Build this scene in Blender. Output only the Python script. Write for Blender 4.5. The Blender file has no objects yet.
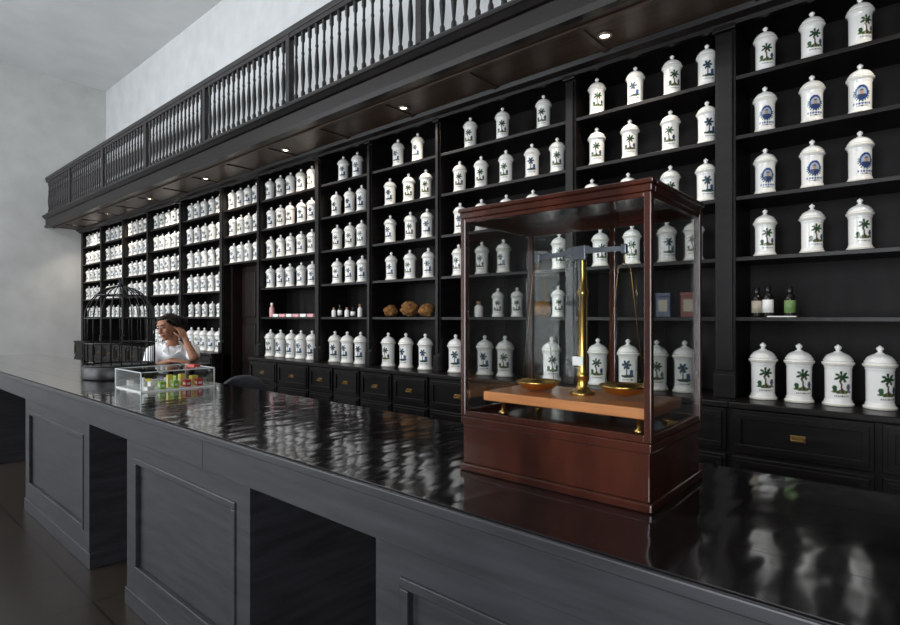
import bpy, bmesh, math, random
from mathutils import Vector, Matrix, noise
random.seed(7)
ZOOM=None
E = 1.45            # eye level
scene = bpy.context.scene
COL = scene.collection

# ------------------------------------------------------------------ materials
def mat(name, col, rough=0.4, metal=0.0, col2=None, nscale=8.0, stretch=(1,1,1), bump=0.0,
        bscale=None, bstretch=(1,1,1), coat=0.0, emis=None, estr=0.0, spec=0.5):
    m = bpy.data.materials.new(name); m.use_nodes = True
    nt = m.node_tree; p = nt.nodes["Principled BSDF"]
    p.inputs["Base Color"].default_value = (*col, 1)
    p.inputs["Roughness"].default_value = rough
    p.inputs["Metallic"].default_value = metal
    p.inputs["Coat Weight"].default_value = coat
    p.inputs["Coat Roughness"].default_value = .08
    p.inputs["Specular IOR Level"].default_value = spec
    if emis:
        p.inputs["Emission Color"].default_value = (*emis, 1)
        p.inputs["Emission Strength"].default_value = estr
    tc = nt.nodes.new("ShaderNodeTexCoord"); mp = nt.nodes.new("ShaderNodeMapping")
    mp.inputs["Scale"].default_value = stretch
    nt.links.new(tc.outputs["Object"], mp.inputs["Vector"])
    nz = nt.nodes.new("ShaderNodeTexNoise"); nz.inputs["Scale"].default_value = nscale
    nz.inputs["Detail"].default_value = 5
    nt.links.new(mp.outputs[0], nz.inputs["Vector"])
    if col2:
        cr = nt.nodes.new("ShaderNodeValToRGB")
        cr.color_ramp.elements[0].position = .35; cr.color_ramp.elements[1].position = .68
        cr.color_ramp.elements[0].color = (*col, 1); cr.color_ramp.elements[1].color = (*col2, 1)
        nt.links.new(nz.outputs["Fac"], cr.inputs[0]); nt.links.new(cr.outputs[0], p.inputs["Base Color"])
    if bump:
        n2 = nz
        if bscale:
            n2 = nt.nodes.new("ShaderNodeTexNoise"); n2.inputs["Scale"].default_value = bscale
            n2.inputs["Detail"].default_value = 1
            m2=nt.nodes.new("ShaderNodeMapping"); m2.inputs["Scale"].default_value=bstretch
            nt.links.new(tc.outputs["Object"], m2.inputs[0]); nt.links.new(m2.outputs[0], n2.inputs["Vector"])
        bp = nt.nodes.new("ShaderNodeBump"); bp.inputs["Strength"].default_value = bump
        bp.inputs["Distance"].default_value = .02
        nt.links.new(n2.outputs["Fac"], bp.inputs["Height"]); nt.links.new(bp.outputs[0], p.inputs["Normal"])
        if bscale: nt.links.new(bp.outputs[0], p.inputs["Coat Normal"])
    return m

WOOD  = mat("dark_stained_wood", (.0045,.0038,.0038), .36, col2=(.010,.0080,.0075), nscale=5, stretch=(1,1,7), bump=.03, spec=.24)
WOODH = mat("dark_stained_wood_boards", (.005,.0042,.0042), .34, col2=(.011,.0085,.008), nscale=5, stretch=(1,6,6), bump=.03, spec=.26)
WOODB = mat("shelf_back_panel_wood", (.0035,.003,.003), .5, col2=(.0075,.006,.0055), nscale=4, stretch=(8,1,1), bump=.03, spec=.15)
BALW  = mat("balustrade_wood", (.020,.019,.019), .4, col2=(.036,.034,.034), nscale=5, stretch=(1,1,5), bump=.03, spec=.35)
SOFF  = mat("soffit_wood", (.045,.028,.020), .4, col2=(.075,.048,.034), nscale=4, stretch=(1,8,1), bump=.03, spec=.3)
COUNT = mat("polished_countertop", (.006,.005,.0055), .12, col2=(.013,.010,.010), nscale=3, stretch=(1,9,1), bump=.12, bscale=8.0, bstretch=(1.8,.7,1), spec=1.0, coat=.7)
CEDGE = mat("counter_paint", (.020,.020,.023), .38, col2=(.033,.033,.038), nscale=4, stretch=(1,1,8), bump=.05, spec=.5)
MAHOG = mat("mahogany", (.018,.0048,.003), .20, col2=(.060,.015,.008), nscale=7, stretch=(1,1,.30), bump=.02, coat=.5, spec=.4)
BOARD = mat("oiled_board_wood", (.46,.17,.06), .3, col2=(.60,.25,.095), nscale=5, stretch=(1,8,8), coat=.3)
DOORW = mat("brown_door_wood", (.008,.005,.004), .4, col2=(.016,.010,.008), nscale=5, stretch=(7,7,1), spec=.25)
BRASS = mat("brass", (.66,.42,.13), .26, 1.0, col2=(.54,.33,.10), nscale=20)
AGEBR = mat("aged_brass", (.32,.20,.07), .4, 1.0, col2=(.24,.15,.05), nscale=20)
STEEL = mat("grey_steel", (.20,.21,.24), .3, .8, col2=(.14,.15,.18), nscale=20)
IRON  = mat("black_iron", (.008,.008,.008), .4, .2, col2=(.014,.014,.014), nscale=30)
PLAST = mat("pale_plaster", (.50,.50,.49), .8, col2=(.57,.57,.56), nscale=3, bump=.05)
FWALL = mat("dim_plaster", (.20,.19,.18), .8, col2=(.25,.24,.23), nscale=3, bump=.05)
UPWALL= mat("upper_plaster", (.58,.59,.60), .8, col2=(.66,.67,.68), nscale=3, bump=.05)
CEILM = mat("ceiling_plaster", (.62,.62,.62), .85, col2=(.68,.68,.68), nscale=2)
BLACKP= mat("black_vinyl", (.020,.024,.032), .45, col2=(.03,.034,.043), nscale=40)
LAMP  = mat("lamp_lens", (1,.9,.75), .4, emis=(1,.86,.66), estr=18)
RING  = mat("lamp_ring", (.35,.3,.25), .3, .8, col2=(.4,.34,.28))
SPONGE= mat("dried_sponge", (.13,.055,.013), .95, col2=(.26,.12,.03), nscale=26, bump=1.0)
SKIN  = mat("skin", (.36,.165,.10), .55, col2=(.42,.20,.12), nscale=10, spec=.35)
HAIRM = mat("black_hair", (.006,.004,.0035), .5, col2=(.012,.008,.007), nscale=30, stretch=(1,1,.3), bump=.25, spec=.25)
SHIRTM= mat("white_cotton", (.84,.85,.87), .85, col2=(.88,.89,.91), nscale=14, bump=.2)
TROUM = mat("navy_cloth", (.02,.025,.04), .85, col2=(.03,.035,.05), nscale=14)
LIPM  = mat("lips", (.28,.07,.06), .45, col2=(.3,.08,.07))
EYEM  = mat("eye_dark", (.02,.012,.01), .35, col2=(.03,.02,.015))
PAPER = mat("white_paper", (.8,.8,.78), .7, col2=(.84,.84,.82))
def plain(name, c, r=.4): return mat(name, c, r, col2=tuple(min(1,x*1.15) for x in c), nscale=15)
PINK=plain("pink_plastic",(.65,.32,.34)); GREEN=plain("lime_card",(.28,.50,.07)); RED=plain("red_card",(.50,.05,.04))
YEL=plain("yellow_card",(.78,.62,.10)); WHITE=plain("white_plastic",(.74,.74,.72)); BLUE=plain("blue_tin",(.08,.13,.26))
TINB=plain("dull_blue_tin",(.09,.11,.17)); TINR=plain("dull_red_tin",(.20,.06,.05)); CREAM=plain("cream_print",(.40,.36,.28))
AMBER=plain("dark_bottle_glass",(.010,.008,.007),.15); DGREEN=plain("green_label",(.14,.24,.08)); CORK=plain("cork_cap",(.28,.16,.08),.8)
BLKCAP=plain("black_cap",(.012,.012,.012),.3)

def glass(name, tint=(.95,.97,.96), rough=0.0, boost=1.0):
    m = bpy.data.materials.new(name); m.use_nodes=True; nt=m.node_tree
    for n in list(nt.nodes):
        if n.type!='OUTPUT_MATERIAL': nt.nodes.remove(n)
    out=[n for n in nt.nodes if n.type=='OUTPUT_MATERIAL'][0]
    tr=nt.nodes.new("ShaderNodeBsdfTransparent"); tr.inputs[0].default_value=(*tint,1)
    gl=nt.nodes.new("ShaderNodeBsdfGlossy"); gl.inputs["Roughness"].default_value=rough
    fr=nt.nodes.new("ShaderNodeFresnel"); fr.inputs[0].default_value=1.45
    mu=nt.nodes.new("ShaderNodeMath"); mu.operation='MULTIPLY'; mu.inputs[1].default_value=boost
    mx=nt.nodes.new("ShaderNodeMixShader")
    nt.links.new(fr.outputs[0],mu.inputs[0]); nt.links.new(mu.outputs[0],mx.inputs[0])
    nt.links.new(tr.outputs[0],mx.inputs[1]); nt.links.new(gl.outputs[0],mx.inputs[2]); nt.links.new(mx.outputs[0],out.inputs[0])
    return m
GLASS=glass("case_glass",(.98,.99,.985),boost=.6); ACRYL=glass("clear_acrylic",(.985,.99,.99),boost=.6)

def floor_mat():
    m=bpy.data.materials.new("floor_tiles"); m.use_nodes=True; nt=m.node_tree; p=nt.nodes["Principled BSDF"]
    tc=nt.nodes.new("ShaderNodeTexCoord"); mp=nt.nodes.new("ShaderNodeMapping"); nt.links.new(tc.outputs["Object"],mp.inputs[0])
    ck=nt.nodes.new("ShaderNodeTexBrick"); ck.offset=0; ck.inputs["Scale"].default_value=2.2
    ck.inputs["Brick Width"].default_value=1; ck.inputs["Row Height"].default_value=1; ck.inputs["Mortar Size"].default_value=.012
    ck.inputs["Color1"].default_value=(.03,.024,.02,1); ck.inputs["Color2"].default_value=(.04,.032,.027,1); ck.inputs["Mortar"].default_value=(.015,.013,.012,1)
    nt.links.new(mp.outputs[0],ck.inputs["Vector"]); nt.links.new(ck.outputs[0],p.inputs["Base Color"]); p.inputs["Roughness"].default_value=.3
    return m
FLOORM=floor_mat()

def porcelain():
    m=bpy.data.materials.new("painted_porcelain"); m.use_nodes=True; nt=m.node_tree; p=nt.nodes["Principled BSDF"]
    a=nt.nodes.new("ShaderNodeAttribute"); a.attribute_name="paint"
    nt.links.new(a.outputs["Color"],p.inputs["Base Color"]); p.inputs["Roughness"].default_value=.16
    p.inputs["Coat Weight"].default_value=.3
    return m
PORC=porcelain()
PORCW=mat("white_porcelain",(.84,.83,.80),.16,col2=(.87,.86,.83),nscale=3,coat=.3)

# ------------------------------------------------------------------ builders
class MB:
    def __init__(s): s.bm=bmesh.new()
    def _tag(s, faces, m, smooth):
        for f in faces: f.material_index=m; f.smooth=smooth
    def box(s,x0,x1,y0,y1,z0,z1,m=0,bev=0):
        vs=[s.bm.verts.new(v) for v in ((x0,y0,z0),(x1,y0,z0),(x1,y1,z0),(x0,y1,z0),(x0,y0,z1),(x1,y0,z1),(x1,y1,z1),(x0,y1,z1))]
        fs=[s.bm.faces.new([vs[i] for i in q]) for q in ((3,2,1,0),(4,5,6,7),(0,1,5,4),(1,2,6,5),(2,3,7,6),(3,0,4,7))]
        s._tag(fs,m,False)
        if bev:
            es=set(e for f in fs for e in f.edges)
            r=bmesh.ops.bevel(s.bm,geom=list(es),offset=bev,segments=2,affect='EDGES',profile=.5)
            s._tag(r['faces'],m,False)
        return s
    def lathe(s,prof,c=(0,0,0),seg=24,m=0,smooth=True):
        rings=[]
        for r,z in prof:
            if r<=1e-6: rings.append([s.bm.verts.new((c[0],c[1],c[2]+z))])
            else: rings.append([s.bm.verts.new((c[0]+r*math.cos(2*math.pi*i/seg),c[1]+r*math.sin(2*math.pi*i/seg),c[2]+z)) for i in range(seg)])
        fs=[]
        for a,b in zip(rings,rings[1:]):
            for i in range(seg):
                j=(i+1)%seg
                if len(a)==1 and len(b)==1: continue
                if len(a)==1: fs.append(s.bm.faces.new((a[0],b[j],b[i])))
                elif len(b)==1: fs.append(s.bm.faces.new((a[i],a[j],b[0])))
                else: fs.append(s.bm.faces.new((a[i],a[j],b[j],b[i])))
        s._tag(fs,m,smooth); return s
    def tube(s,path,r,seg=8,m=0,closed=False):
        P=[Vector(p) for p in path]; rings=[]; n=len(P)
        ref=None
        for i,p in enumerate(P):
            if closed: d=(P[(i+1)%n]-P[i-1]).normalized()
            else: d=(P[min(i+1,n-1)]-P[max(i-1,0)]).normalized()
            if ref is None:
                ref=Vector((0,0,1)) if abs(d.z)<.9 else Vector((1,0,0))
            a=(ref-d*ref.dot(d)).normalized(); ref=a; b=d.cross(a)
            rr=r[i] if isinstance(r,(list,tuple)) else r
            rings.append([s.bm.verts.new(p+(a*math.cos(2*math.pi*k/seg)+b*math.sin(2*math.pi*k/seg))*rr) for k in range(seg)])
        fs=[]
        rng=range(n) if closed else range(n-1)
        for i in rng:
            A=rings[i];Bq=rings[(i+1)%n]
            for k in range(seg):
                fs.append(s.bm.faces.new((A[k],A[(k+1)%seg],Bq[(k+1)%seg],Bq[k])))
        if not closed:
            fs.append(s.bm.faces.new(rings[0][::-1])); fs.append(s.bm.faces.new(rings[-1]))
        s._tag(fs,m,True); return s
    def prism(s,pts,y0,y1,m=0):   # polygon in xz extruded along y
        a=[s.bm.verts.new((p[0],y0,p[1])) for p in pts]; b=[s.bm.verts.new((p[0],y1,p[1])) for p in pts]
        fs=[s.bm.faces.new(a),s.bm.faces.new(b[::-1])]
        n=len(pts)
        for i in range(n): fs.append(s.bm.faces.new((a[i],b[i],b[(i+1)%n],a[(i+1)%n])))
        s._tag(fs,m,False); return s
    def prismx(s,pts,x0,x1,m=0):  # polygon in yz extruded along x
        a=[s.bm.verts.new((x0,p[0],p[1])) for p in pts]; b=[s.bm.verts.new((x1,p[0],p[1])) for p in pts]
        fs=[s.bm.faces.new(a),s.bm.faces.new(b[::-1])]
        n=len(pts)
        for i in range(n): fs.append(s.bm.faces.new((a[i],b[i],b[(i+1)%n],a[(i+1)%n])))
        s._tag(fs,m,False); return s
    def sheet(s,pts,th):          # thin polygon with thickness along its normal
        P=[Vector(p) for p in pts]; nrm=(P[1]-P[0]).cross(P[2]-P[0]).normalized()*th
        a=[s.bm.verts.new(p-nrm/2) for p in P]; b=[s.bm.verts.new(p+nrm/2) for p in P]
        fs=[s.bm.faces.new(a[::-1]),s.bm.faces.new(b)]; n=len(P)
        for i in range(n): fs.append(s.bm.faces.new((a[i],a[(i+1)%n],b[(i+1)%n],b[i])))
        s._tag(fs,0,False); return s
    def capsule(s,p0,r0,p1,r1,seg=16):
        p0=Vector(p0);p1=Vector(p1)
        s.ell(p0,(r0,r0,r0)); s.ell(p1,(r1,r1,r1))
        d=p1-p0
        if d.length<1e-5: return s
        M=Matrix.Translation((p0+p1)/2)@d.to_track_quat('Z','Y').to_matrix().to_4x4()
        bmesh.ops.create_cone(s.bm,cap_ends=True,segments=seg,radius1=r0,radius2=r1,depth=d.length,matrix=M); return s
    def ell(s,c,r,rot=None):
        M=Matrix.Translation(Vector(c))@(rot.to_4x4() if rot else Matrix.Identity(4))@Matrix.Diagonal((*r,1))
        bmesh.ops.create_uvsphere(s.bm,u_segments=20,v_segments=14,radius=1,matrix=M); return s
    def mesh(s,name,mats,smooth=None):
        bmesh.ops.recalc_face_normals(s.bm,faces=s.bm.faces)
        me=bpy.data.meshes.new(name); s.bm.to_mesh(me); s.bm.free()
        for m in (mats if isinstance(mats,(list,tuple)) else [mats]): me.materials.append(m)
        if smooth: me.polygons.foreach_set("use_smooth",[True]*len(me.polygons))
        return me

def new(name,data,loc=(0,0,0),parent=None,rot=0):
    o=bpy.data.objects.new(name,data); COL.objects.link(o); o.location=loc; o.rotation_euler=(0,0,rot)
    if parent: o.parent=parent
    return o
def thing(name,label,cat,loc=(0,0,0),data=None,group=None,rot=0):
    o=new(name,data,loc,rot=rot); o["label"]=label; o["category"]=cat
    if group: o["group"]=group
    return o
def struct(name,mesh,loc=(0,0,0)):
    o=new(name,mesh,loc); o["kind"]="structure"; return o
def Bx(name,x0,x1,y0,y1,z0,z1,m,bev=0): return MB().box(x0,x1,y0,y1,z0,z1,0,bev).mesh(name,m)

F=545.0; TH=math.atan(471/545.0); sn,cs=math.sin(TH),math.cos(TH)
def ray(u): return (-sn*F+cs*(u-450), cs*F+sn*(u-450))
def XU(u,Y):
    dx,dy=ray(u); return Y*dx/dy

# ------------------------------------------------------------------ room shell
XL,XR,YF,YB,ZC=-13.0,2.6,-3.0,3.95,6.2
struct("floor",Bx("floor",XL-.2,XR+.2,YF-.2,YB+.2,-.1,0,FLOORM))
struct("ceiling",Bx("ceiling",XL-.2,XR+.2,YF-.2,YB+.2,ZC,ZC+.1,CEILM))
struct("wall_back",Bx("wall_back",XL-.2,XR+.2,YB,YB+.2,0,ZC,UPWALL))
struct("wall_left",Bx("wall_left",XL-.2,XL,YF,YB,0,ZC,PLAST))
wr=MB(); wr.box(XR,XR+.2,YF,YB,0,ZC)
for i in range(7): wr.box(XR-.02,XR,YF+.1+i*.98,YF+.95+i*.98,.3,3.0,0,.01)
struct("wall_right",wr.mesh("wall_right",WOOD))
wins=[-11.3,-8.4,-5.7,-.7,1.5]
w=MB(); x=XL
for c in wins:
    w.box(x,c-.7,YF-.2,YF,0,ZC); w.box(c-.7,c+.7,YF-.2,YF,3.6,ZC); w.box(c-.7,c+.7,YF-.2,YF,0,.35); x=c+.7
w.box(x,XR,YF-.2,YF,0,ZC)
struct("wall_front",w.mesh("wall_front",FWALL))
for i,c in enumerate(wins):
    f=MB(); z0,z1=.35,3.6
    for xx in (c-.7,c-.03,c+.64): f.box(xx,xx+.06,YF-.15,YF-.09,z0,z1)
    for zz in (z0,1.6,2.7,z1-.06): f.box(c-.7,c+.7,YF-.145,YF-.095,zz,zz+.06)
    struct("window_%d"%(i+1),f.mesh("window",WOOD))
    L=bpy.data.lights.new("window_daylight",'AREA'); L.shape='RECTANGLE'; L.size=1.35; L.size_y=3.1
    L.energy=150 if i==2 else 130; L.color=(.93,.97,1.0)
    o=new("window_daylight",L,(c,YF-.3,1.98)); o.rotation_euler=(math.radians(90),0,0)
    
# ------------------------------------------------------------------ shelving
ROW=[-.475,0,.35,.705,1.06,1.41]
BAY={'Z':(.51,1.75),'A':(-.82,.40),'B':(-1.85,-.93),'C':(-3.135,-1.93),'D':(-4.03,-3.19),'E':(-4.855,-4.09),'F':(-6.065,-4.94),
     'G':(-6.99,-6.13),'H':(-8.24,-7.08),'I':(-9.47,-8.33),'J':(-10.57,-9.56),'K':(-11.7,-10.66),'L':(-12.88,-11.8)}
order='ZABCDEFGHIJKL'
YS0,YS1=3.5,3.86
def drawer_front(w_,h_):
    d=MB(); d.box(-w_/2,w_/2,-.02,0,-h_/2,h_/2,0,.004)
    t=.03
    d.box(-w_/2+.02,w_/2-.02,-.032,-.019,h_/2-.02-t,h_/2-.02,0,.002); d.box(-w_/2+.02,w_/2-.02,-.032,-.019,-h_/2+.02,-h_/2+.02+t,0,.002)
    d.box(-w_/2+.02,-w_/2+.02+t,-.032,-.019,-h_/2+.02+t,h_/2-.02-t,0,.002); d.box(w_/2-.02-t,w_/2-.02,-.032,-.019,-h_/2+.02+t,h_/2-.02-t,0,.002)
    return d.mesh("drawer",WOODH)
pull=MB(); pull.box(-.035,.035,-.004,0,-.018,.018,0,.002)
pull.tube([(-.028,0,.006),(-.028,-.02,.0),(-.026,-.024,-.006),(.026,-.024,-.006),(.028,-.02,0),(.028,0,.006)],.0035,6)
pullmesh=pull.mesh("drawer_pull",AGEBR)
for n,k in enumerate(order):
    x0,x1=BAY[k]
    xr=BAY[order[n-1]][0] if n else x1+.11
    desc={'G':"dark-stained wooden shelving with jars above a doorway"}.get(k,
        "tall dark-stained wooden apothecary shelving unit with drawers below")
    T=thing("shelving_unit",desc,"shelves",((x0+x1)/2,YS0,0),group="apothecary shelving along the wall")
    cx=(x0+x1)/2
    def part(nm,me,loc=(0,0,0),par=T): return new(nm,me,loc,par)
    lx0,lx1,lxr=x0-cx,x1-cx,xr-cx
    top=E+1.77
    zb=.0 if k!='G' else E+ROW[3]-.03
    part("back_panel",Bx("back_panel",lx0,lx1,.36,.385,zb,top,WOODB))
    p=MB(); p.box(lx1,lxr,0,.385,.0,top)
    p.box(lx1+.012,lxr-.012,-.02,0,E+ROW[0]+.16,top-.10,0,.004)
    p.box(lx1-.004,lxr+.004,-.03,0,E+ROW[0],E+ROW[0]+.14,0,.005)
    p.box(lx1-.008,lxr+.008,-.035,0,top-.09,top-.03,0,.006)
    part("pilaster",p.mesh("pilaster",WOOD))
    if k=='L':
        part("pilaster",Bx("pilaster",XL-cx,lx0,0,.385,0,top,WOOD))
    rows=ROW if k!='G' else ROW[3:]
    for r in rows:
        if r==ROW[0]: continue
        s=MB(); s.box(lx0,lx1,.005,.36,E+r-.024,E+r,0,.002)
        part("shelf",s.mesh("shelf",WOODH))
    part("top_board",Bx("top_board",lx0,lx1,.0,.36,top-.05,top,WOODH))
    if k!='G':
        b=MB(); b.box(lx0-.0,lxr,-.13,.385,.08,E+ROW[0]-.035); b.box(lx0,lxr,-.10,.0,.0,.08)
        part("base_cabinet",b.mesh("base_cabinet",WOOD))
        s=MB(); s.box(lx0+.001,lxr-.001,-.165,.36,E+ROW[0]-.035,E+ROW[0],0,.006)
        part("cabinet_top",s.mesh("cabinet_top",WOODH))
        nd=2; W=(lxr-lx0)
        for i in range(nd):
            dw=W/nd-.03; dx=lx0+W*(i+.5)/nd
            d=part("drawer",drawer_front(dw,.24),(dx,-.13,E-.635))
            pp=new("drawer_pull",pullmesh,(0,-.02,-.005),d); pp["label"]="aged brass cup pull"
            dd=part("cabinet_door",drawer_front(dw,.55),(dx,-.13,.40))
df=MB()
x0,x1=BAY['G']
df.box(x0,x1,3.74,3.80,0,E+ROW[3]-.03)
for a,b in ((x0+.06,(x0+x1)/2-.03),((x0+x1)/2+.03,x1-.06)):
    for z0,z1 in ((.12,.75),(.85,1.35),(1.45,2.05)):
        df.box(a,b,3.725,3.74,z0,z1,0,.008)
df.box(x0,x0+.05,3.6,3.74,0,E+ROW[3]-.03); df.box(x1-.05,x1,3.6,3.74,0,E+ROW[3]-.03)
struct("door_1",df.mesh("door",DOORW))
xe=BAY['Z'][1]+.11
cz=E+1.77
c=MB(); c.prismx([(3.5,cz-.0),(3.5,cz-.07),(3.47,cz-.07),(3.46,cz-.05),(3.42,cz-.03),(3.41,cz)],XL,xe)
struct("trim_1",c.mesh("trim",WOOD))
# ------------------------------------------------------------------ gallery
g=thing("gallery_walkway","dark wooden upper gallery walkway with panelled soffit above the shelving","gallery",(-5,2.9,E+1.77))
L0,L1=XL+5,XR+5
new("soffit",Bx("soffit",L0,L1,.03,1.04,0,.03,SOFF),(0,0,0),g)
sb=MB()
xx=L0+.6
while xx<L1:
    sb.box(xx,xx+.035,.16,.55,-.012,0,0,.003); xx+=.9
sb.box(L0,L1,.12,.16,-.015,0,0,.003); sb.box(L0,L1,.53,.57,-.015,0,0,.003)
new("soffit_moulding",sb.mesh("soffit_moulding",SOFF),(0,0,0),g)
f=MB(); f.box(L0,L1,0,.03,-.02,.20); f.prismx([(0,.0),(0,-.02),(-.015,-.02),(-.02,.02),(0,.03)],L0,L1)
f.prismx([(0,.14),(-.02,.15),(-.045,.18),(-.055,.19),(-.055,.21),(0,.21)],L0,L1)
new("fascia",f.mesh("fascia",WOODH),(0,0,0),g)
new("deck",Bx("deck",L0,L1,.03,1.04,.17,.21,WOODH),(0,0,0),g)
bz=E+1.98
bl=thing("balustrade","dark turned-wood balustrade along the upper gallery","railing",(-5,2.93,bz))
r=MB(); r.box(L0,L1,-.035,.035,.70,.76,0,.01); r.box(L0,L1,-.025,.025,.66,.70)
new("handrail",r.mesh("handrail",BALW),(0,0,0),bl)
new("bottom_rail",Bx("bottom_rail",L0,L1,-.03,.03,0,.05,BALW),(0,0,0),bl)
bp=[(.020,.05),(.020,.1),(.011,.12),(.018,.2),(.023,.27),(.018,.36),(.011,.44),(.016,.46),(.011,.48),(.012,.56),(.020,.58),(.020,.66)]
bm_=MB().lathe(bp,seg=10).mesh("baluster",BALW)
pm=MB(); pm.box(-.03,.03,-.03,.03,.0,.74,0,.005); newel=pm.mesh("newel_post",BALW)
nx=-1.2; cnt=0; far=MB(); nfar=0
while nx>XL+.1:
    if cnt%16==15: new("newel_post",newel,(nx+5,0,0),bl)
    elif cnt<104: new("baluster",bm_,(nx+5,0,0),bl)
    else: far.lathe(bp,c=(nx+5,0,0),seg=8); nfar+=1
    nx-=.108; cnt+=1
if nfar:
    o=new("balusters",far.mesh("balusters",BALW),(0,0,0),bl); o["kind"]="stuff"
for X in (-12.3,-10.5,-8.7,-6.9,-5.08,-3.3,-1.5,.2):
    t=thing("downlight","small round recessed ceiling spotlight, lit","ceiling light",(X,3.22,E+1.77),group="recessed spotlights under the gallery")
    new("ring",MB().lathe([(.028,0),(.045,0),(.045,-.012),(.032,-.015),(.028,0)],seg=20).mesh("ring",RING),(0,0,0),t)
    new("lens",MB().lathe([(0,-.005),(.028,-.006),(.028,0),(0,0)],seg=20).mesh("lens",LAMP),(0,0,0),t)
    L=bpy.data.lights.new("spot_lamp",'SPOT'); L.energy=30 if X<-5 else 24; L.spot_size=math.radians(125); L.spot_blend=.8; L.shadow_soft_size=.03; L.color=(1,.88,.74)
    o=new("spot_lamp",L,(0,0,-.03),t); o.rotation_euler=(math.radians(14),0,0)

# ------------------------------------------------------------------ jars
BODY=[(0,0),(.058,0),(.0635,.003),(.0645,.008),(.062,.013),(.0555,.018),(.0565,.023),(.0535,.028),(.0525,.032)]
zz=.034
while zz<.166: BODY.append((.0525+.0012*(zz-.03)/.14,zz)); zz+=.0036
BODY+=[(.0540,.168),(.0570,.172),(.0555,.176),(.0600,.181),(.0650,.186),(.0665,.190),(.0655,.195),(.060,.199),(0,.199)]
LID=[(0,.199),(.056,.199),(.060,.2015),(.0600,.207),(.0555,.210),(.0545,.214),(.050,.221),(.041,.229),(.029,.2355),(.018,.239),(.0175,.242),(.0095,.245),(.0080,.249),(.012,.254),(.0150,.260),(.0135,.266),(.0070,.270),(.004,.274),(0,.275)]
BODY=[(r*.955,z) for r,z in BODY]; LID=[(r*.955,z) for r,z in LID]
WHT=(.85,.84,.81)
def paint(s,z,v):
    if v==0:   # palm tree with ground and lettering
        if abs(s-.004*math.sin(z*40))<.0030+.002*max(0,(1-(z-.06)/.06)) and .062<z<.128: return (.07,.045,.03)
        a=math.atan2(z-.132,s); r=math.hypot(s,(z-.132)*1.1)
        if r<.010+.020*abs(math.cos(3.5*a+.3)): return (.02,.06,.025)
        if math.hypot(s/.042,(z-.066)/.008)<1: return (.03,.09,.03) if math.sin(s*400)>-.4 else (.16,.15,.06)
        if math.hypot((s-.028)/.009,(z-.086)/.016)<1: return (.05,.06,.12)
        if math.hypot((s+.027)/.010,(z-.082)/.013)<1: return (.03,.08,.03)
        if .042<z<.051 and abs(s)<.032 and math.sin(s*900)>-.1: return (.06,.06,.06)
    elif v==1: # portrait medallion
        dz=(z-.108)
        if math.hypot(s/.78,dz)<.028:
            if math.hypot(s*1.2,(z-.113))<.012: return (.42,.27,.19) if z<.120 else (.05,.04,.04)
            if z<.100 and abs(s)<.017: return (.04,.05,.10)
            return (.36,.42,.50)
        if math.hypot(s/.78,dz)<.040: return (.02,.05,.20)
        if math.hypot(s/.85,dz)<.047 and z<.118 and math.sin(20*math.atan2(dz,s))>-.2: return (.03,.10,.03)
        if .048<z<.058 and abs(s)<.044-.2*abs(z-.061) and math.sin(s*500)>-.6: return (.03,.07,.24)
        if .036<z<.043 and abs(s)<.030 and math.sin(s*1000)>-.2: return (.03,.03,.03)
    else:      # dark blue palm with shield
        if abs(s+.006)<.0035 and .062<z<.125: return (.06,.06,.08)
        a=math.atan2(z-.130,s+.006); r=math.hypot(s+.006,(z-.130))
        if r<.009+.020*abs(math.cos(3*a)): return (.02,.05,.08)
        if abs(s-.022)<.011 and .072<z<.104-.5*abs(s-.022): return (.06,.10,.24)
        if math.hypot(s/.040,(z-.066)/.008)<1: return (.03,.07,.05)
        if .042<z<.051 and abs(s)<.032 and math.sin(s*900+1)>-.1: return (.05,.05,.07)
    return WHT
SEG=96
def paintmesh(me,v):
    at=me.color_attributes.new("paint",'FLOAT_COLOR','POINT')
    buf=[]
    for vt in me.vertices:
        x_,y_,z_=vt.co
        c=WHT
        if .033<z_<.168 and math.hypot(x_,y_)>.045:
            c=paint(math.atan2(x_,-y_)*.051,z_,v)
        elif (.0045<z_<.010 or .188<z_<.192) and math.hypot(x_,y_)>.056: c=(.60,.56,.44)
        buf+= [*c,1]
    at.data.foreach_set("color",buf)
body=[];full=[]
for v in range(3):
    me=MB().lathe(BODY,seg=SEG).mesh("jar_body",PORC); paintmesh(me,v); body.append(me)
    me=MB().lathe(BODY[:-1]+LID[2:],seg=SEG).mesh("porcelain_jar",PORC); paintmesh(me,v); full.append(me)
lid=MB().lathe(LID,seg=40).mesh("jar_lid",PORCW)
LAB=["white porcelain jar with painted green palm tree, domed lid","white porcelain jar with blue portrait medallion, domed lid",
     "white porcelain jar with dark blue palm and shield, domed lid"]
YJ=3.585
def jar(X,row,v,scale=1.0,simple=False,z=None,group=None,y=YJ):
    zz=E+ROW[row] if z is None else z
    y+=random.uniform(-.004,.008)
    rot=math.radians(24+random.uniform(-16,16)) 
    lb=LAB[v]
    if scale>1.1: lb="tall "+lb
    if simple:
        o=thing("porcelain_jar",lb,"jar",(X,y,zz),full[v],group,rot); o.scale=(scale,scale,scale)
    else:
        o=thing("porcelain_jar",lb,"jar",(X,y,zz),None,group,rot); o.scale=(scale,scale,scale)
        new("jar_body",body[v],(0,0,0),o); new("jar_lid",lid,(0,0,0),o)
    return o
GR="painted porcelain jars on the apothecary shelves"
BIG=1.19
def vv(k): 
    return random.choice([0,0,2] if k in 'ABC' else [2,2,0])
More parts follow.
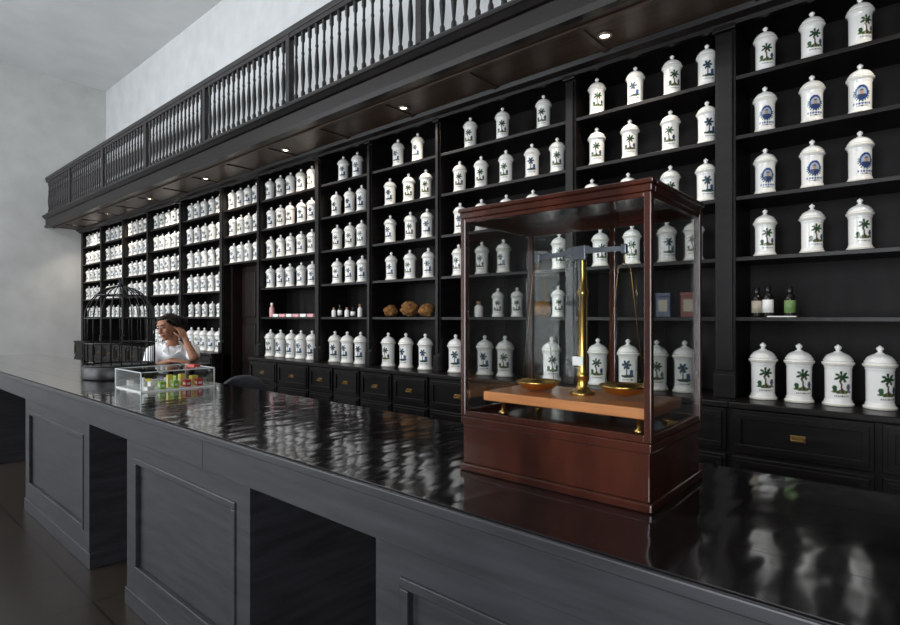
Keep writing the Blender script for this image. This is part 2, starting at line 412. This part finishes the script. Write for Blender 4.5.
rowsets={
 'A':{5:[765,812,860],4:[765,812,860],3:[765,812,860],2:[765,812,860],0:[763,799,838,880]},
 'B':{5:[597,635,672,708],4:[597,630,670,707],3:[592,628,670,706],2:[600,632,667,694],0:[598,628,657,685]},
 'C':{5:[470,502,543],4:[460,481,506,532,557],3:[460,481,506,533],2:[459,482,504,559],0:[456,485,505,551]},
 'D':{5:[398,418],4:[390,409,426],3:[390,410,427],2:[391,410,428],0:[388,406,425]},
 'E':{5:[343,357],4:[336,350,362],3:[337,350,362],2:[337,350,362],0:[335,347,361]}}
for k,rs in rowsets.items():
    x0,x1=BAY[k]
    for r,us in rs.items():
        for u in us:
            X=XU(u,YJ); rad=.067*(BIG if r==0 else 1)
            X=max(x0+rad+.004,min(x1-rad-.004,X))
            v=vv(k)
            if k=='A': v=1 if r in(3,4) else 0
            jar(X,r,v,BIG if r==0 else 1.0,group=GR)
for u,s in ((498,.85),(517,.85),(558,.85)):
    jar(XU(u,YJ),1,0,s,group=GR)
def even(k,n,rws,pitch,simple,off=.085):
    x0,x1=BAY[k]
    for r in rws:
        for i in range(n):
            jar(x0+off+i*pitch+random.uniform(-.008,.008),r,vv(k),BIG if r==0 else (1.0 if r!=1 else .8),simple,group=GR)
even('F',5,[5,4,3,2,0],.213,False,.09)
even('G',4,[5,4,3],.20,True,.10)
even('H',5,[5,4,3,2,1,0],.22,True,.10)
even('I',5,[5,4,3,2,1,0],.22,True,.10)
even('J',4,[5,4,3,2,1],.23,True,.10)
even('K',4,[5,4,3,2,1],.23,True,.10)
even('L',4,[5,4,3,2,1],.24,True,.10)

def bottle(nm,label,X,y,z,h,r,mb,mc,ml=None,group=None,cat="bottle"):
    o=thing(nm,label,cat,(X,y,z),group=group)
    new("bottle_body",MB().lathe([(0,0),(r*.95,0),(r,h*.03),(r,h*.62),(r*.85,h*.70),(r*.45,h*.76),(r*.42,h*.82),(0,h*.82)],seg=20).mesh("bottle_body",mb),(0,0,0),o)
    new("cap",MB().lathe([(0,h*.80),(r*.52,h*.80),(r*.55,h*.82),(r*.53,h),(0,h)],seg=20).mesh("cap",mc),(0,0,0),o)
    if ml: new("paper_label",MB().lathe([(r*1.01,h*.14),(r*1.02,h*.14),(r*1.02,h*.55),(r*1.01,h*.55),(r*1.01,h*.14)],seg=20).mesh("paper_label",ml),(0,0,0),o)
    return o
z1=E
for u,h,mb,ml,lb in ((757,.17,AMBER,CREAM,"dark glass bottle with pale label and black cap"),(768,.18,AMBER,PAPER,"taller dark glass bottle with white label and black cap"),
                  (790,.17,AMBER,DGREEN,"dark bottle with green label and black cap")):
    bottle("medicine_bottle",lb,XU(u,3.56),3.56,z1,h,.028,mb,BLKCAP,ml,"bottles on the eye-level shelf")
lf=MB(); lf.box(-.07,.07,-.02,.02,0,.006)
thing("paper_leaflet","white folded paper leaflet lying on the shelf edge","leaflet",(XU(782,3.53),3.53,E),lf.mesh("leaflet",PAPER))
def tin(X,mband,label):
    o=thing("tin_box",label,"tin",(X,3.58,E),group="decorated tins on the shelf")
    new("tin_body",Bx("tin_body",-.045,.045,-.035,.035,0,.13,mband,.004),(0,0,0),o)
    new("tin_lid",Bx("tin_lid",-.048,.048,-.038,.038,.13,.155,mband,.004),(0,0,0),o)
    new("tin_picture",Bx("tin_picture",-.028,.028,-.0365,-.034,.035,.11,CREAM),(0,0,0),o)
tin(XU(665,3.58),TINB,"dull blue decorated tin box with cream picture"); tin(XU(690,3.58),TINR,"dull red decorated tin box with cream picture")
bottle("ointment_pot","small white ointment pot with cork cap",XU(479,3.57),3.57,E,.13,.035,WHITE,CORK,None,None,"pot")
def sponge(X,y,r):
    b=MB(); bmesh.ops.create_icosphere(b.bm,subdivisions=4,radius=r)
    sd=random.uniform(0,100)
    for v in b.bm.verts:
        n=noise.noise(v.co*28+Vector((sd,0,0)))*.22+noise.noise(v.co*70+Vector((0,sd,0)))*.12
        v.co*= (1+n); v.co.z*=.82
    mz=min(v.co.z for v in b.bm.verts)
    for v in b.bm.verts: v.co.z-=mz
    thing("natural_sponge","round brown dried natural sponge on the shelf","sponge",(X,y,E),b.mesh("sponge",SPONGE,True),"dried sponges on the shelf")
for u,r in ((391,.068),(410,.084),(427,.072)): sponge(XU(u,3.60),3.60,r)
sponge(XU(542,3.6),3.6,.07)
for i,u in enumerate((334,340,347,353,360)):
    bottle("medicine_bottle",["small white bottle with cork cap","small amber bottle with pale label"][i%2],XU(u,3.56),3.56,E,.10+.03*(i%3==1),.024,[WHITE,AMBER][i%2],[CORK,BLKCAP][i%2],[None,PAPER][i%2],"small bottles on the eye-level shelf")
bottle("lotion_bottle","pink plastic lotion bottle standing on the shelf",XU(272,3.56),3.56,E,.17,.03,PINK,WHITE,None,None,"bottle")
for i in range(6):
    X=BAY['F'][0]+.27+i*.14
    thing("soap_box",["small flat white soap box on the shelf","small flat pink soap box on the shelf"][i%2],"box",(X,3.57,E),
          Bx("soap_box",-.055,.055,-.035,.035,0,.035,[WHITE,PINK][i%2],.003),"flat soap boxes on the shelf")

# ------------------------------------------------------------------ counter
CZ=1.0
C0,C1=-8.2,2.2
ct=thing("shop_counter","long dark polished wooden shop counter with panelled pedestals","counter",(0,.98,0))
t=MB(); ys=[0,.20,.40,.60,.80]
for a,b in zip(ys,ys[1:]):
    t.box(C0,C1,a+.0007,b-.0007,CZ-.035,CZ)
new("countertop",t.mesh("countertop",COUNT),(0,0,0),ct)
t=MB(); xs=[C0,-6.6,-4.4,-2.16,.1,C1]
t.box(C0,C1,-.012,.0,CZ-.032,CZ-.004,0,.004)
for a,b in zip(xs,xs[1:]): t.box(a+.001,b-.001,.015,.045,CZ-.155,CZ-.035,0,.002)
t.box(C0,C1,.045,.07,CZ-.15,CZ-.035); t.box(C0,C1,.76,.79,CZ-.155,CZ-.035)
new("apron",t.mesh("apron",CEDGE),(0,0,0),ct)
for a,b in ((-7.9,-6.9),(-5.1,-3.62),(-3.03,-1.83),(-1.15,.2),(.8,2.1)):
    p=MB(); p.box(a,b,.05,.76,.08,CZ-.15); p.box(a-.02,b+.02,.03,.77,0,.09,0,.004)
    p.box(a,a+.10,.035,.05,.09,CZ-.155); p.box(b-.10,b,.035,.05,.09,CZ-.155)
    p.box(a+.10,b-.10,.035,.05,CZ-.24,CZ-.155); p.box(a+.10,b-.10,.035,.05,.09,.2)
    q=.03
    p.box(a+.10,b-.10,.028,.051,CZ-.24-q,CZ-.24,0,.004); p.box(a+.10,b-.10,.028,.051,.2,.2+q,0,.004)
    p.box(a+.10,a+.10+q,.028,.051,.2+q,CZ-.24-q,0,.004); p.box(b-.10-q,b-.10,.028,.051,.2+q,CZ-.24-q,0,.004)
    new("pedestal",p.mesh("pedestal",CEDGE),(0,0,0),ct)

# ------------------------------------------------------------------ balance case
cx0,cx1,cy0,cy1=-1.03,-.462,1.235,1.62
ccx,ccy=(cx0+cx1)/2,(cy0+cy1)/2
hw,hd=(cx1-cx0)/2,(cy1-cy0)/2
case=thing("glass_display_case","mahogany-framed glass case standing on the counter around a brass balance","display case",(ccx,ccy,CZ))
b=MB(); b.box(-hw,hw,-hd,hd,0,.022,0,.005); b.box(-hw+.008,hw-.008,-hd+.008,hd-.008,.022,.135,0,.003)
b.box(-hw+.002,hw-.002,-hd+.002,hd-.002,.135,.160,0,.005)
new("base",b.mesh("base",MAHOG),(0,0,0),case)
ht=.768; pw=.018
for sx in(-1,1):
    for sy in(-1,1):
        x_=sx*(hw-.002-pw/2); y_=sy*(hd-.002-pw/2)
        new("corner_post",Bx("corner_post",x_-pw/2,x_+pw/2,y_-pw/2,y_+pw/2,.160,ht-.03,MAHOG,.003),(0,0,0),case)
t=MB(); 
for z0,z1,o_ in ((ht-.03,ht-.012,.0),(ht-.012,ht,-.004)):
    q=.026
    t.box(-hw+o_,hw-o_,-hd+o_,-hd+q,z0,z1,0,.003); t.box(-hw+o_,hw-o_,hd-q,hd-o_,z0,z1,0,.003)
    t.box(-hw+o_,-hw+q,-hd+q,hd-q,z0,z1,0,.003); t.box(hw-q,hw-o_,-hd+q,hd-q,z0,z1,0,.003)
t.box(-hw+.026,hw-.026,-hd+.026,hd-.026,ht-.016,ht-.006)
new("roof_frame",t.mesh("roof_frame",MAHOG),(0,0,0),case)
for z0,z1 in ((.160,.176),(ht-.042,ht-.03)):
    for sy in(-1,1):
        y_=sy*(hd-.011); new("glazing_bar",Bx("glazing_bar",-hw+.02,hw-.02,y_-.007,y_+.007,z0,z1,MAHOG,.002),(0,0,0),case)
    for sx in(-1,1):
        x_=sx*(hw-.011); new("glazing_bar",Bx("glazing_bar",x_-.007,x_+.007,-hd+.02,hd-.02,z0,z1,MAHOG,.002),(0,0,0),case)
xm=-.722-ccx  # added rear bar, a solid stand-in for a dark mirrored reflection in the case
new("glazing_bar",Bx("glazing_bar",xm-.009,xm+.009,hd-.019,hd-.004,.176,ht-.042,MAHOG,.002),(0,0,0),case)
y_=-(hd-.011); new("glass_pane",Bx("glass_pane",-hw+.02,hw-.02,y_-.0015,y_+.0015,.176,ht-.042,GLASS),(0,0,0),case)
y_=(hd-.011)
new("glass_pane",Bx("glass_pane",-hw+.02,xm-.009,y_-.0015,y_+.0015,.176,ht-.042,GLASS),(0,0,0),case)
new("glass_pane",Bx("glass_pane",xm+.009,hw-.02,y_-.0015,y_+.0015,.176,ht-.042,GLASS),(0,0,0),case)
for sx in(-1,1):
    x_=sx*(hw-.011); new("glass_pane",Bx("glass_pane",x_-.0015,x_+.0015,-hd+.02,hd-.02,.176,ht-.042,GLASS),(0,0,0),case)

# balance
bz0=CZ+.16
bal=thing("balance_scale","antique brass beam balance with two pans on an orange-brown wooden board","scale",(ccx+.012,1.43,bz0))
bd=MB(); bd.box(-.262,.236,-.125,.125,.04,.068,0,.004)
new("base_board",bd.mesh("base_board",BOARD),(0,0,0),bal)
for sx in(-1,1):
    for sy in(-1,1):
        new("levelling_foot",MB().lathe([(0,0),(.014,0),(.014,.01),(.007,.014),(.007,.04),(0,.04)],c=(sx*.205,sy*.10,0),seg=14).mesh("foot",BRASS),(0,0,0),bal)
bt=.068
col=MB().lathe([(0,bt),(.036,bt),(.036,bt+.006),(.024,bt+.012),(.017,bt+.022),(.015,bt+.05),(.019,bt+.055),(.015,bt+.06),(.0130,bt+.07),(.0130,bt+.28),(.017,bt+.285),(.017,bt+.295),(.013,bt+.30),(.012,bt+.405),(.015,bt+.41),(.015,bt+.425),(.006,bt+.43),(0,bt+.43)],seg=24)
new("column",col.mesh("column",BRASS),(0,0,0),bal)
zb=bt+.405; AR=.134
bm3=MB()
bm3.prism([(-AR-.003,-.010),(-AR-.003,.002),(-.05,.008),(.05,.008),(AR+.003,.002),(AR+.003,-.010),(.05,-.006),(-.05,-.006)],-.027,-.019)
bm3.prism([(-.045,.006),(-.03,.016),(.03,.016),(.045,.006)],-.026,-.020)
bm3.box(-.022,.022,-.029,-.017,-.022,.018,0,.002)
bm3.box(-.010,.010,-.02,.012,-.010,.0)
for sx in(-1,1):
    bm3.box(sx*AR-.007,sx*AR+.007,-.031,-.015,-.018,.008,0,.002)
bm3.prism([(-.004,-.02),(.004,-.02),(.001,-.17),(-.001,-.17)],-.025,-.023)
o=new("beam",bm3.mesh("beam",STEEL),(0,0,zb),bal); o.rotation_euler=(0,math.radians(-1.8),0)
for sx in(-1,1):
    px=sx*AR; dz=sx*.0045
    s=MB()
    s.tube([(px,-.023,zb+dz-.01),(px,-.023,zb-.04)],.0022,6)
    arc=[]
    for i in range(9):
        a=math.pi*i/8; arc.append((px-math.cos(a)*.018,-.023,zb-.062+math.sin(a)*.022))
    path=[(px-.054,-.023,bt+.036+dz)]+arc+[(px+.054,-.023,bt+.036+dz)]
    s.tube(path,.0010,6)
    new("pan_stirrup",s.mesh("pan_stirrup",AGEBR),(0,0,0),bal)
    pan=MB().lathe([(0,bt+.004),(.025,bt+.005),(.050,bt+.014),(.061,bt+.026),(.066,bt+.032),(.064,bt+.0335),(.058,bt+.027),(.047,bt+.017),(.025,bt+.009),(0,bt+.008)],c=(px,-.023,dz+.003),seg=32)
    new("pan",pan.mesh("pan",BRASS),(0,0,0),bal)
sc=MB(); sc.box(-.016,.016,-.030,-.026,bt+.085,bt+.11,0,.001)
o=new("pointer_scale",sc.mesh("pointer_scale",PAPER),(0,0,0),bal); o["label"]="small white index plate"
new("scale_bracket",Bx("scale_bracket",-.004,.004,-.026,-.006,bt+.09,bt+.10,BRASS),(0,0,0),bal)

# ------------------------------------------------------------------ low acrylic box with goods
ax0,ax1,ay0,ay1=-3.90,-3.48,1.24,1.68
ac=thing("acrylic_display_box","low clear acrylic display box with small packages on the counter","display box",((ax0+ax1)/2,(ay0+ay1)/2,CZ))
aw,ad=(ax1-ax0)/2,(ay1-ay0)/2
new("bottom_panel",Bx("bottom_panel",-aw,aw,-ad,ad,0,.008,WHITE),(0,0,0),ac)
H_=.115
for (a,b_,c_,d_) in ((-aw,aw,-ad,-ad+.005),(-aw,aw,ad-.005,ad),(-aw,-aw+.005,-ad+.005,ad-.005),(aw-.005,aw,-ad+.005,ad-.005)):
    new("side_panel",Bx("side_panel",a,b_,c_,d_,.008,H_,ACRYL),(0,0,0),ac)
new("lid_panel",Bx("lid_panel",-aw,aw,-ad,ad,H_,H_+.005,ACRYL),(0,0,0),ac)
ed=MB()
for sx in(-1,1):
    for sy in(-1,1): ed.box(sx*aw-.003,sx*aw+.003,sy*ad-.003,sy*ad+.003,0,H_+.003)
for sy in(-1,1): ed.box(-aw-.003,aw+.003,sy*ad-.003,sy*ad+.003,H_+.003,H_+.008)
for sx in(-1,1): ed.box(sx*aw-.003,sx*aw+.003,-ad,ad,H_+.003,H_+.008)
new("edge_trim",ed.mesh("edge_trim",plain("frosted_edge",(.6,.64,.64),.3)),(0,0,0),ac)
MM={'y':(YEL,"yellow"),'r':(RED,"red"),'g':(GREEN,"green"),'w':(WHITE,"white"),'b':(BLUE,"blue"),'p':(PINK,"pink")}
grid=["wwwyw","wywwg","wwwyg","wwgyr","wwwyr"]
for i,row in enumerate(grid):
    for j,cc in enumerate(row):
        m_,nm_=MM[cc]
        if i==0 and j==3: continue
        if cc=='w' and (i+2*j)%3==1: continue
        hgt=random.choice([.02,.03,.035]) if cc=='w' else random.choice([.045,.06,.075]); w1=random.uniform(.036,.05); w2=random.uniform(.03,.045)
        X=-3.84+j*.076; Y=1.305+i*.075
        o=thing("product_carton","small %s carton with white panel inside the acrylic box"%nm_,"carton",(X,Y,CZ+.008),
                MB().box(-w1/2,w1/2,-w2/2,w2/2,0,hgt,0,.0015).box(w1*.5,w1*.5+.0006,-w2*.3,w2*.3,hgt*.3,hgt*.6,1).box(-w1*.3,w1*.3,-w2*.5-.0006,-w2*.5,hgt*.3,hgt*.6,1).mesh("carton",[m_,PAPER]),
                "small cartons in the display box",random.uniform(-.2,.2))
o=thing("product_carton","red carton lying on the acrylic box lid","carton",(-3.6,1.6,CZ+H_+.008),Bx("carton",-.035,.035,-.025,.025,0,.018,RED,.002),None,.3)
bottle("pill_bottle","small white pill bottle inside the acrylic box",-3.61,1.30,CZ+.008,.07,.018,WHITE,WHITE,None,None,"bottle")

# ------------------------------------------------------------------ cage
cg=thing("birdcage","black wrought-iron domed birdcage standing on the counter","birdcage",(-4.52,1.47,CZ))
R=.225
new("tray",MB().lathe([(0,0),(R+.01,0),(R+.015,.01),(R+.015,.085),(R+.005,.095),(0,.095)],seg=40).mesh("tray",IRON),(0,0,0),cg)
bars=MB()
for i in range(22):
    a=2*math.pi*i/22; pth=[(R*math.cos(a),R*math.sin(a),.09),(R*math.cos(a),R*math.sin(a),.44)]
    for k in range(1,8):
        q=math.pi/2*k/8; pth.append((R*math.cos(q)*math.cos(a),R*math.cos(q)*math.sin(a),.44+math.sin(q)*.24))
    pth.append((.012*math.cos(a),.012*math.sin(a),.68))
    bars.tube(pth,.0036,5)
new("cage_bars",bars.mesh("cage_bars",IRON),(0,0,0),cg)
rg=MB()
for z_,rr in((.1,R),(.26,R),(.44,R),(.61,R*.71)):
    rg.tube([(rr*math.cos(2*math.pi*i/40),rr*math.sin(2*math.pi*i/40),z_) for i in range(40)],.005,6,closed=True)
new("cage_rings",rg.mesh("cage_rings",IRON),(0,0,0),cg)
rg=MB(); rg.lathe([(0,.67),(.02,.675),(.022,.69),(.01,.70),(0,.702)],seg=14)
rg.tube([(.022*math.cos(2*math.pi*i/20),0,.72+.022*math.sin(2*math.pi*i/20)) for i in range(20)],.004,6,closed=True)
new("hanging_ring",rg.mesh("hanging_ring",IRON),(0,0,0),cg)

# ------------------------------------------------------------------ chair behind the counter
ch=thing("office_chair","black vinyl chair with rounded low back behind the counter","chair",(-3.98,2.15,0),rot=math.radians(62))
b=MB()
pts=[]
for i in range(21):
    a=math.pi*(i/20); pts.append((math.cos(a)*.17,.80+max(0,math.sin(a))**.6*.222))
pts=[(.15,.66)]+pts+[(-.15,.66)]
b.prism(pts,-.03,.03)
o=new("backrest",b.mesh("backrest",BLACKP),(0,-.22,0),ch); md=o.modifiers.new("b",'BEVEL'); md.width=.02; md.segments=4
new("seat",Bx("seat",-.22,.22,-.19,.22,.46,.54,BLACKP,.03),(0,0,0),ch)
new("back_support",Bx("back_support",-.03,.03,-.27,-.25,.44,.75,IRON,.004),(0,0,0),ch)
new("gas_column",MB().lathe([(0,.08),(.03,.08),(.03,.46),(0,.46)],seg=16).mesh("gas_column",IRON),(0,0,0),ch)
for i in range(5):
    a=2*math.pi*i/5
    l=MB(); l.tube([(0,0,.10),(math.cos(a)*.27,math.sin(a)*.27,.065)],[.02,.014],8); l.ell((math.cos(a)*.27,math.sin(a)*.27,.03),(.028,.028,.03))
    new("leg",l.mesh("leg",IRON),(0,0,0),ch)

# ------------------------------------------------------------------ stand + stool
dk=thing("writing_stand","small dark wooden stand table beside the counter","table",(-4.72,1.98,0))
dz=1.055
new("table_top",Bx("table_top",-.19,.17,-.17,.19,dz-.03,dz,WOODH,.005),(0,0,0),dk)
for a in(-.17,.13):
    for b_ in(-.15,.15): new("leg",Bx("leg",a,a+.035,b_,b_+.035,0,dz-.03,WOOD,.003),(0,0,0),dk)
st=thing("stool","tall dark wooden stool under the seated person","stool",(-5.22,2.16,0))
new("seat",MB().lathe([(0,.60),(.17,.60),(.18,.61),(.18,.63),(.165,.64),(0,.64)],seg=28).mesh("seat",WOODH),(0,0,0),st)
for i in range(4):
    a=math.pi/4+i*math.pi/2
    new("leg",MB().tube([(math.cos(a)*.11,math.sin(a)*.11,.60),(math.cos(a)*.19,math.sin(a)*.19,0)],.018,10).mesh("leg",WOOD),(0,0,0),st)
new("foot_ring",MB().tube([(.162*math.cos(2*math.pi*i/28),.162*math.sin(2*math.pi*i/28),.25) for i in range(28)],.01,8,closed=True).mesh("foot_ring",IRON),(0,0,0),st)

# ------------------------------------------------------------------ person
def fuse(b,name,m,voxel,sm=3):
    me=b.mesh(name,m); o=bpy.data.objects.new("tmp",me); COL.objects.link(o)
    r=o.modifiers.new("r",'REMESH'); r.mode='VOXEL'; r.voxel_size=voxel; r.use_smooth_shade=True
    s=o.modifiers.new("s",'SMOOTH'); s.factor=.5; s.iterations=sm
    bpy.context.view_layer.update()
    d=bpy.context.evaluated_depsgraph_get()
    m2=bpy.data.meshes.new_from_object(o.evaluated_get(d)); m2.name=name
    bpy.data.objects.remove(o)
    m2.materials.clear(); m2.materials.append(m)
    m2.polygons.foreach_set("use_smooth",[True]*len(m2.polygons))
    return m2
V=Vector
P0=V((-5.2,2.14,0))
hf=V((.34,-.92,-.16)).normalized(); hl=V((0,0,1)).cross(hf).normalized(); hu=hf.cross(hl).normalized()
tq=Matrix.Rotation(math.radians(9),3,hf); hl=tq@hl; hu=tq@hu
HC=V((-4.985,2.00,1.362))
HR=Matrix((hf,hl,hu)).transposed()
def h(a,b_,c_): return HC+hf*a+hl*b_+hu*c_
pel=V((-5.2,2.14,.77)); wai=V((-5.17,2.13,.90)); che=V((-5.09,2.09,1.05)); nb=V((-5.045,2.065,1.18))
lsh=V((-4.995,2.210,1.150)); rsh=V((-5.155,1.93,1.138))
lel=V((-4.80,2.135,1.098)); lwr=V((-4.856,2.088,1.255))
rel=V((-5.0,1.84,1.00)); rwr=V((-4.83,1.955,1.078))
def hand(b,wr,f,n,s,curl,sc=.95):
    f=f.normalized(); s=(s-f*s.dot(f)).normalized(); n=(n-f*n.dot(f)-s*n.dot(s)).normalized()
    for i in range(4):
        kn=wr+f*(.078-.004*abs(i-1))*sc+s*(.030-.020*i)*sc
        b.capsule(wr+s*(.014-.010*i)*sc,.013,kn,.0105*sc)
        L=[.040,.044,.041,.032][i]*sc; d=f.copy(); p=kn
        for j,(l,rr) in enumerate(((L,.0088),(L*.65,.0078),(L*.5,.007))):
            ang=curl*(1+.15*i)*(j+1)
            d=(f*math.cos(ang)+n*math.sin(ang)).normalized()
            q=p+d*l; b.capsule(p,rr*sc,q,rr*.93*sc); p=q
    p=wr+s*.022*sc+f*.022*sc
    for l,rr,dd in((.036,.0115,s*.75+f*.62+n*.2),(.028,.0095,s*.4+f*.85+n*.3),(.022,.0085,s*.15+f*.95+n*.35)):
        q=p+dd.normalized()*l*sc; b.capsule(p,rr*sc,q,rr*.92*sc); p=q
b=MB()
b.capsule(pel,.135,wai,.110); b.capsule(wai,.110,che,.115); b.capsule(che,.112,nb-V((0,0,.06)),.08)
b.capsule(che+V((0,0,.02)),.10,lsh-V((0,0,.02)),.052); b.capsule(che+V((0,0,.02)),.10,rsh-V((0,0,.02)),.052)
b.capsule(nb-V((0,0,.02)),.050,lsh,.042); b.capsule(nb-V((0,0,.02)),.050,rsh,.042)
b.capsule(nb,.048,h(-.02,0,-.06),.045)
b.capsule(lsh,.046,lel,.038); b.capsule(lel,.038,lwr,.024)
b.capsule(rsh,.046,rel,.038); b.capsule(rel,.038,rwr,.024)
hand(b,lwr,(h(-.032,.090,.000)-lwr),(h(-.01,0,-.02)-lwr),hf,.25)
hand(b,rwr,V((.75,.62,-.02)),V((0,0,-1)),V((-.4,.8,.1)),.12)
lk=V((-4.80,2.12,.70)); rk=V((-4.84,1.93,.70)); la=V((-4.92,2.16,.30)); ra=V((-4.97,1.99,.30))
for s_,kn,an in((.08,lk,la),(-.08,rk,ra)):
    hp=pel+V((.04,s_*1.1,-.02)); b.capsule(hp,.095,kn,.062); b.capsule(kn,.06,an,.038)
    tt=an+V((.13,-.02,-.035)); b.capsule(an-V((.0,0,.02)),.038,tt,.03)
b.ell(h(-.005,0,.022),(.094,.074,.092),HR)
b.ell(h(.028,0,-.042),(.058,.053,.066),HR)
b.ell(h(.068,0,-.092),(.020,.022,.018),HR)
b.ell(h(.070,0,.032),(.022,.05,.018),HR)
b.ell(h(.060,.035,-.028),(.025,.02,.025),HR); b.ell(h(.060,-.035,-.028),(.025,.02,.025),HR)
b.capsule(h(.086,0,.008),.008,h(.102,0,-.028),.011); b.capsule(h(.094,.007,-.033),.009,h(.094,-.007,-.033),.009)
b.capsule(h(.082,.012,-.058),.008,h(.082,-.012,-.058),.008); b.capsule(h(.080,.010,-.070),.008,h(.080,-.010,-.070),.008)
for s_ in(-1,1): b.ell(h(-.005,s_*.076,-.008),(.018,.008,.030),HR)
pm=fuse(b,"person_body",SKIN,.0048,2)
pm.transform(Matrix.Translation(-P0))
person=thing("person","person in white shirt sitting with cheek resting on hand","person",P0,pm)
def child(nm,me):
    me.transform(Matrix.Translation(-P0)); return new(nm,me,(0,0,0),person)
b=MB(); k=.013
b.capsule(pel+V((0,0,.03)),.135+k,wai,.110+k+.01); b.capsule(wai,.120+k,che,.115+k); b.capsule(che,.112+k,nb-V((0,0,.06)),.08+k)
b.capsule(che+V((0,0,.02)),.10+k,lsh-V((0,0,.02)),.052+k); b.capsule(che+V((0,0,.02)),.10+k,rsh-V((0,0,.02)),.052+k)
b.capsule(nb-V((0,0,.035)),.050+k,lsh,.042+k); b.capsule(nb-V((0,0,.035)),.050+k,rsh,.042+k)
b.capsule(lsh,.046+k,lsh.lerp(lel,.70),.046+k); b.capsule(rsh,.046+k,rsh.lerp(rel,.78),.046+k)
ms=fuse(b,"shirt",SHIRTM,.008,2)
for vt in ms.vertices:
    n_=noise.noise(V((vt.co.x*9,vt.co.y*9,vt.co.z*20)))*.006
    vt.co+=vt.normal*n_
child("shirt",ms)
fb=V((.86,-.5,0)).normalized(); fs=V((0,0,1)).cross(fb)
b=MB(); cc0=nb+V((.008,-.005,.022)); path=[]
for i in range(15):
    a=math.radians(35+290*i/14); path.append(cc0+fb*math.cos(a)*.066+fs*math.sin(a)*.066+V((0,0,-.022*math.cos(a)+.004)))
b.tube(path,.011,8)
for s_ in(-1,1):
    p0=cc0+fb*.050+fs*s_*.040+V((0,0,-.004)); p1=cc0+fb*.020+fs*s_*.078+V((0,0,-.004)); p2=cc0+fb*.095+fs*s_*.070+V((0,0,-.052)); p3=cc0+fb*.118+fs*s_*.016+V((0,0,-.085))
    b.sheet([p0,p1,p2,p3],.006)
mc=b.mesh("collar",SHIRTM); child("collar",mc)
b=MB(); k=.010
b.capsule(pel-V((0,0,.02)),.138+k,pel+V((0,0,.03)),.13+k)
for s_,kn,an in((.08,lk,la),(-.08,rk,ra)):
    hp=pel+V((.04,s_*1.1,-.02)); b.capsule(hp,.097+k,kn,.064+k); b.capsule(kn,.064+k,an.lerp(kn,.08),.045+k)
child("trousers",fuse(b,"trousers",TROUM,.009,2))
b=MB()
b.ell(h(-.028,0,.034),(.094,.084,.086),HR); b.ell(h(.030,0,.083),(.052,.060,.025),HR)
b.ell(h(-.055,0,-.01),(.055,.074,.078),HR); b.capsule(h(-.08,.01,.05),.045,h(-.125,.02,.035),.040)
b.ell(h(-.140,.025,.02),(.040,.045,.048),HR)
b.capsule(h(.045,.062,.055),.018,h(-.01,.076,.0),.018); b.capsule(h(.045,-.062,.055),.018,h(-.01,-.078,-.03),.018)
b.capsule(h(.060,.03,.082),.012,h(.060,-.03,.082),.012)
child("hair",fuse(b,"hair",HAIRM,.006,2))
for s_ in(-1,1):
    b=MB(); b.ell(h(.082,s_*.030,.006),(.008,.014,.0065),HR); child("eye",b.mesh("eye",EYEM,True))
    b=MB(); b.capsule(h(.091,s_*.014,.026),.0035,h(.082,s_*.046,.026),.003); child("eyebrow",b.mesh("eyebrow",HAIRM,True))
b=MB(); b.ell(h(.088,0,-.059),(.007,.020,.0055),HR); b.ell(h(.086,0,-.067),(.007,.017,.006),HR)
child("lips",b.mesh("lips",LIPM,True))

# ------------------------------------------------------------------ world, camera
wd=bpy.data.worlds.new("world"); scene.world=wd; wd.use_nodes=True
wd.node_tree.nodes["Background"].inputs[0].default_value=(.75,.85,1,1); wd.node_tree.nodes["Background"].inputs[1].default_value=.8
L=bpy.data.lights.new("upper_fill",'AREA'); L.shape='RECTANGLE'; L.size=10; L.size_y=1.5; L.energy=190; L.color=(.95,.98,1)  # added fill lamp brightening the upper wall and balusters; no window up here
o=new("upper_fill",L,(-7,-2.6,5.2)); o.rotation_euler=(math.radians(82),0,0)
cam=bpy.data.cameras.new("camera"); cam.sensor_width=36; cam.lens=F/900*36; cam.shift_y=4.5/900; cam.clip_start=.05
co=new("camera",cam,(0,0,E)); co.rotation_euler=(math.radians(90),0,TH); scene.camera=co
if ZOOM:
    u,v,z=ZOOM
    cam.lens*=z; cam.shift_x=(u-450)/900*z; cam.shift_y=(312.5-v)/900*z+4.5/900*z
scene.view_settings.view_transform='Standard'
scene.view_settings.exposure=0.18
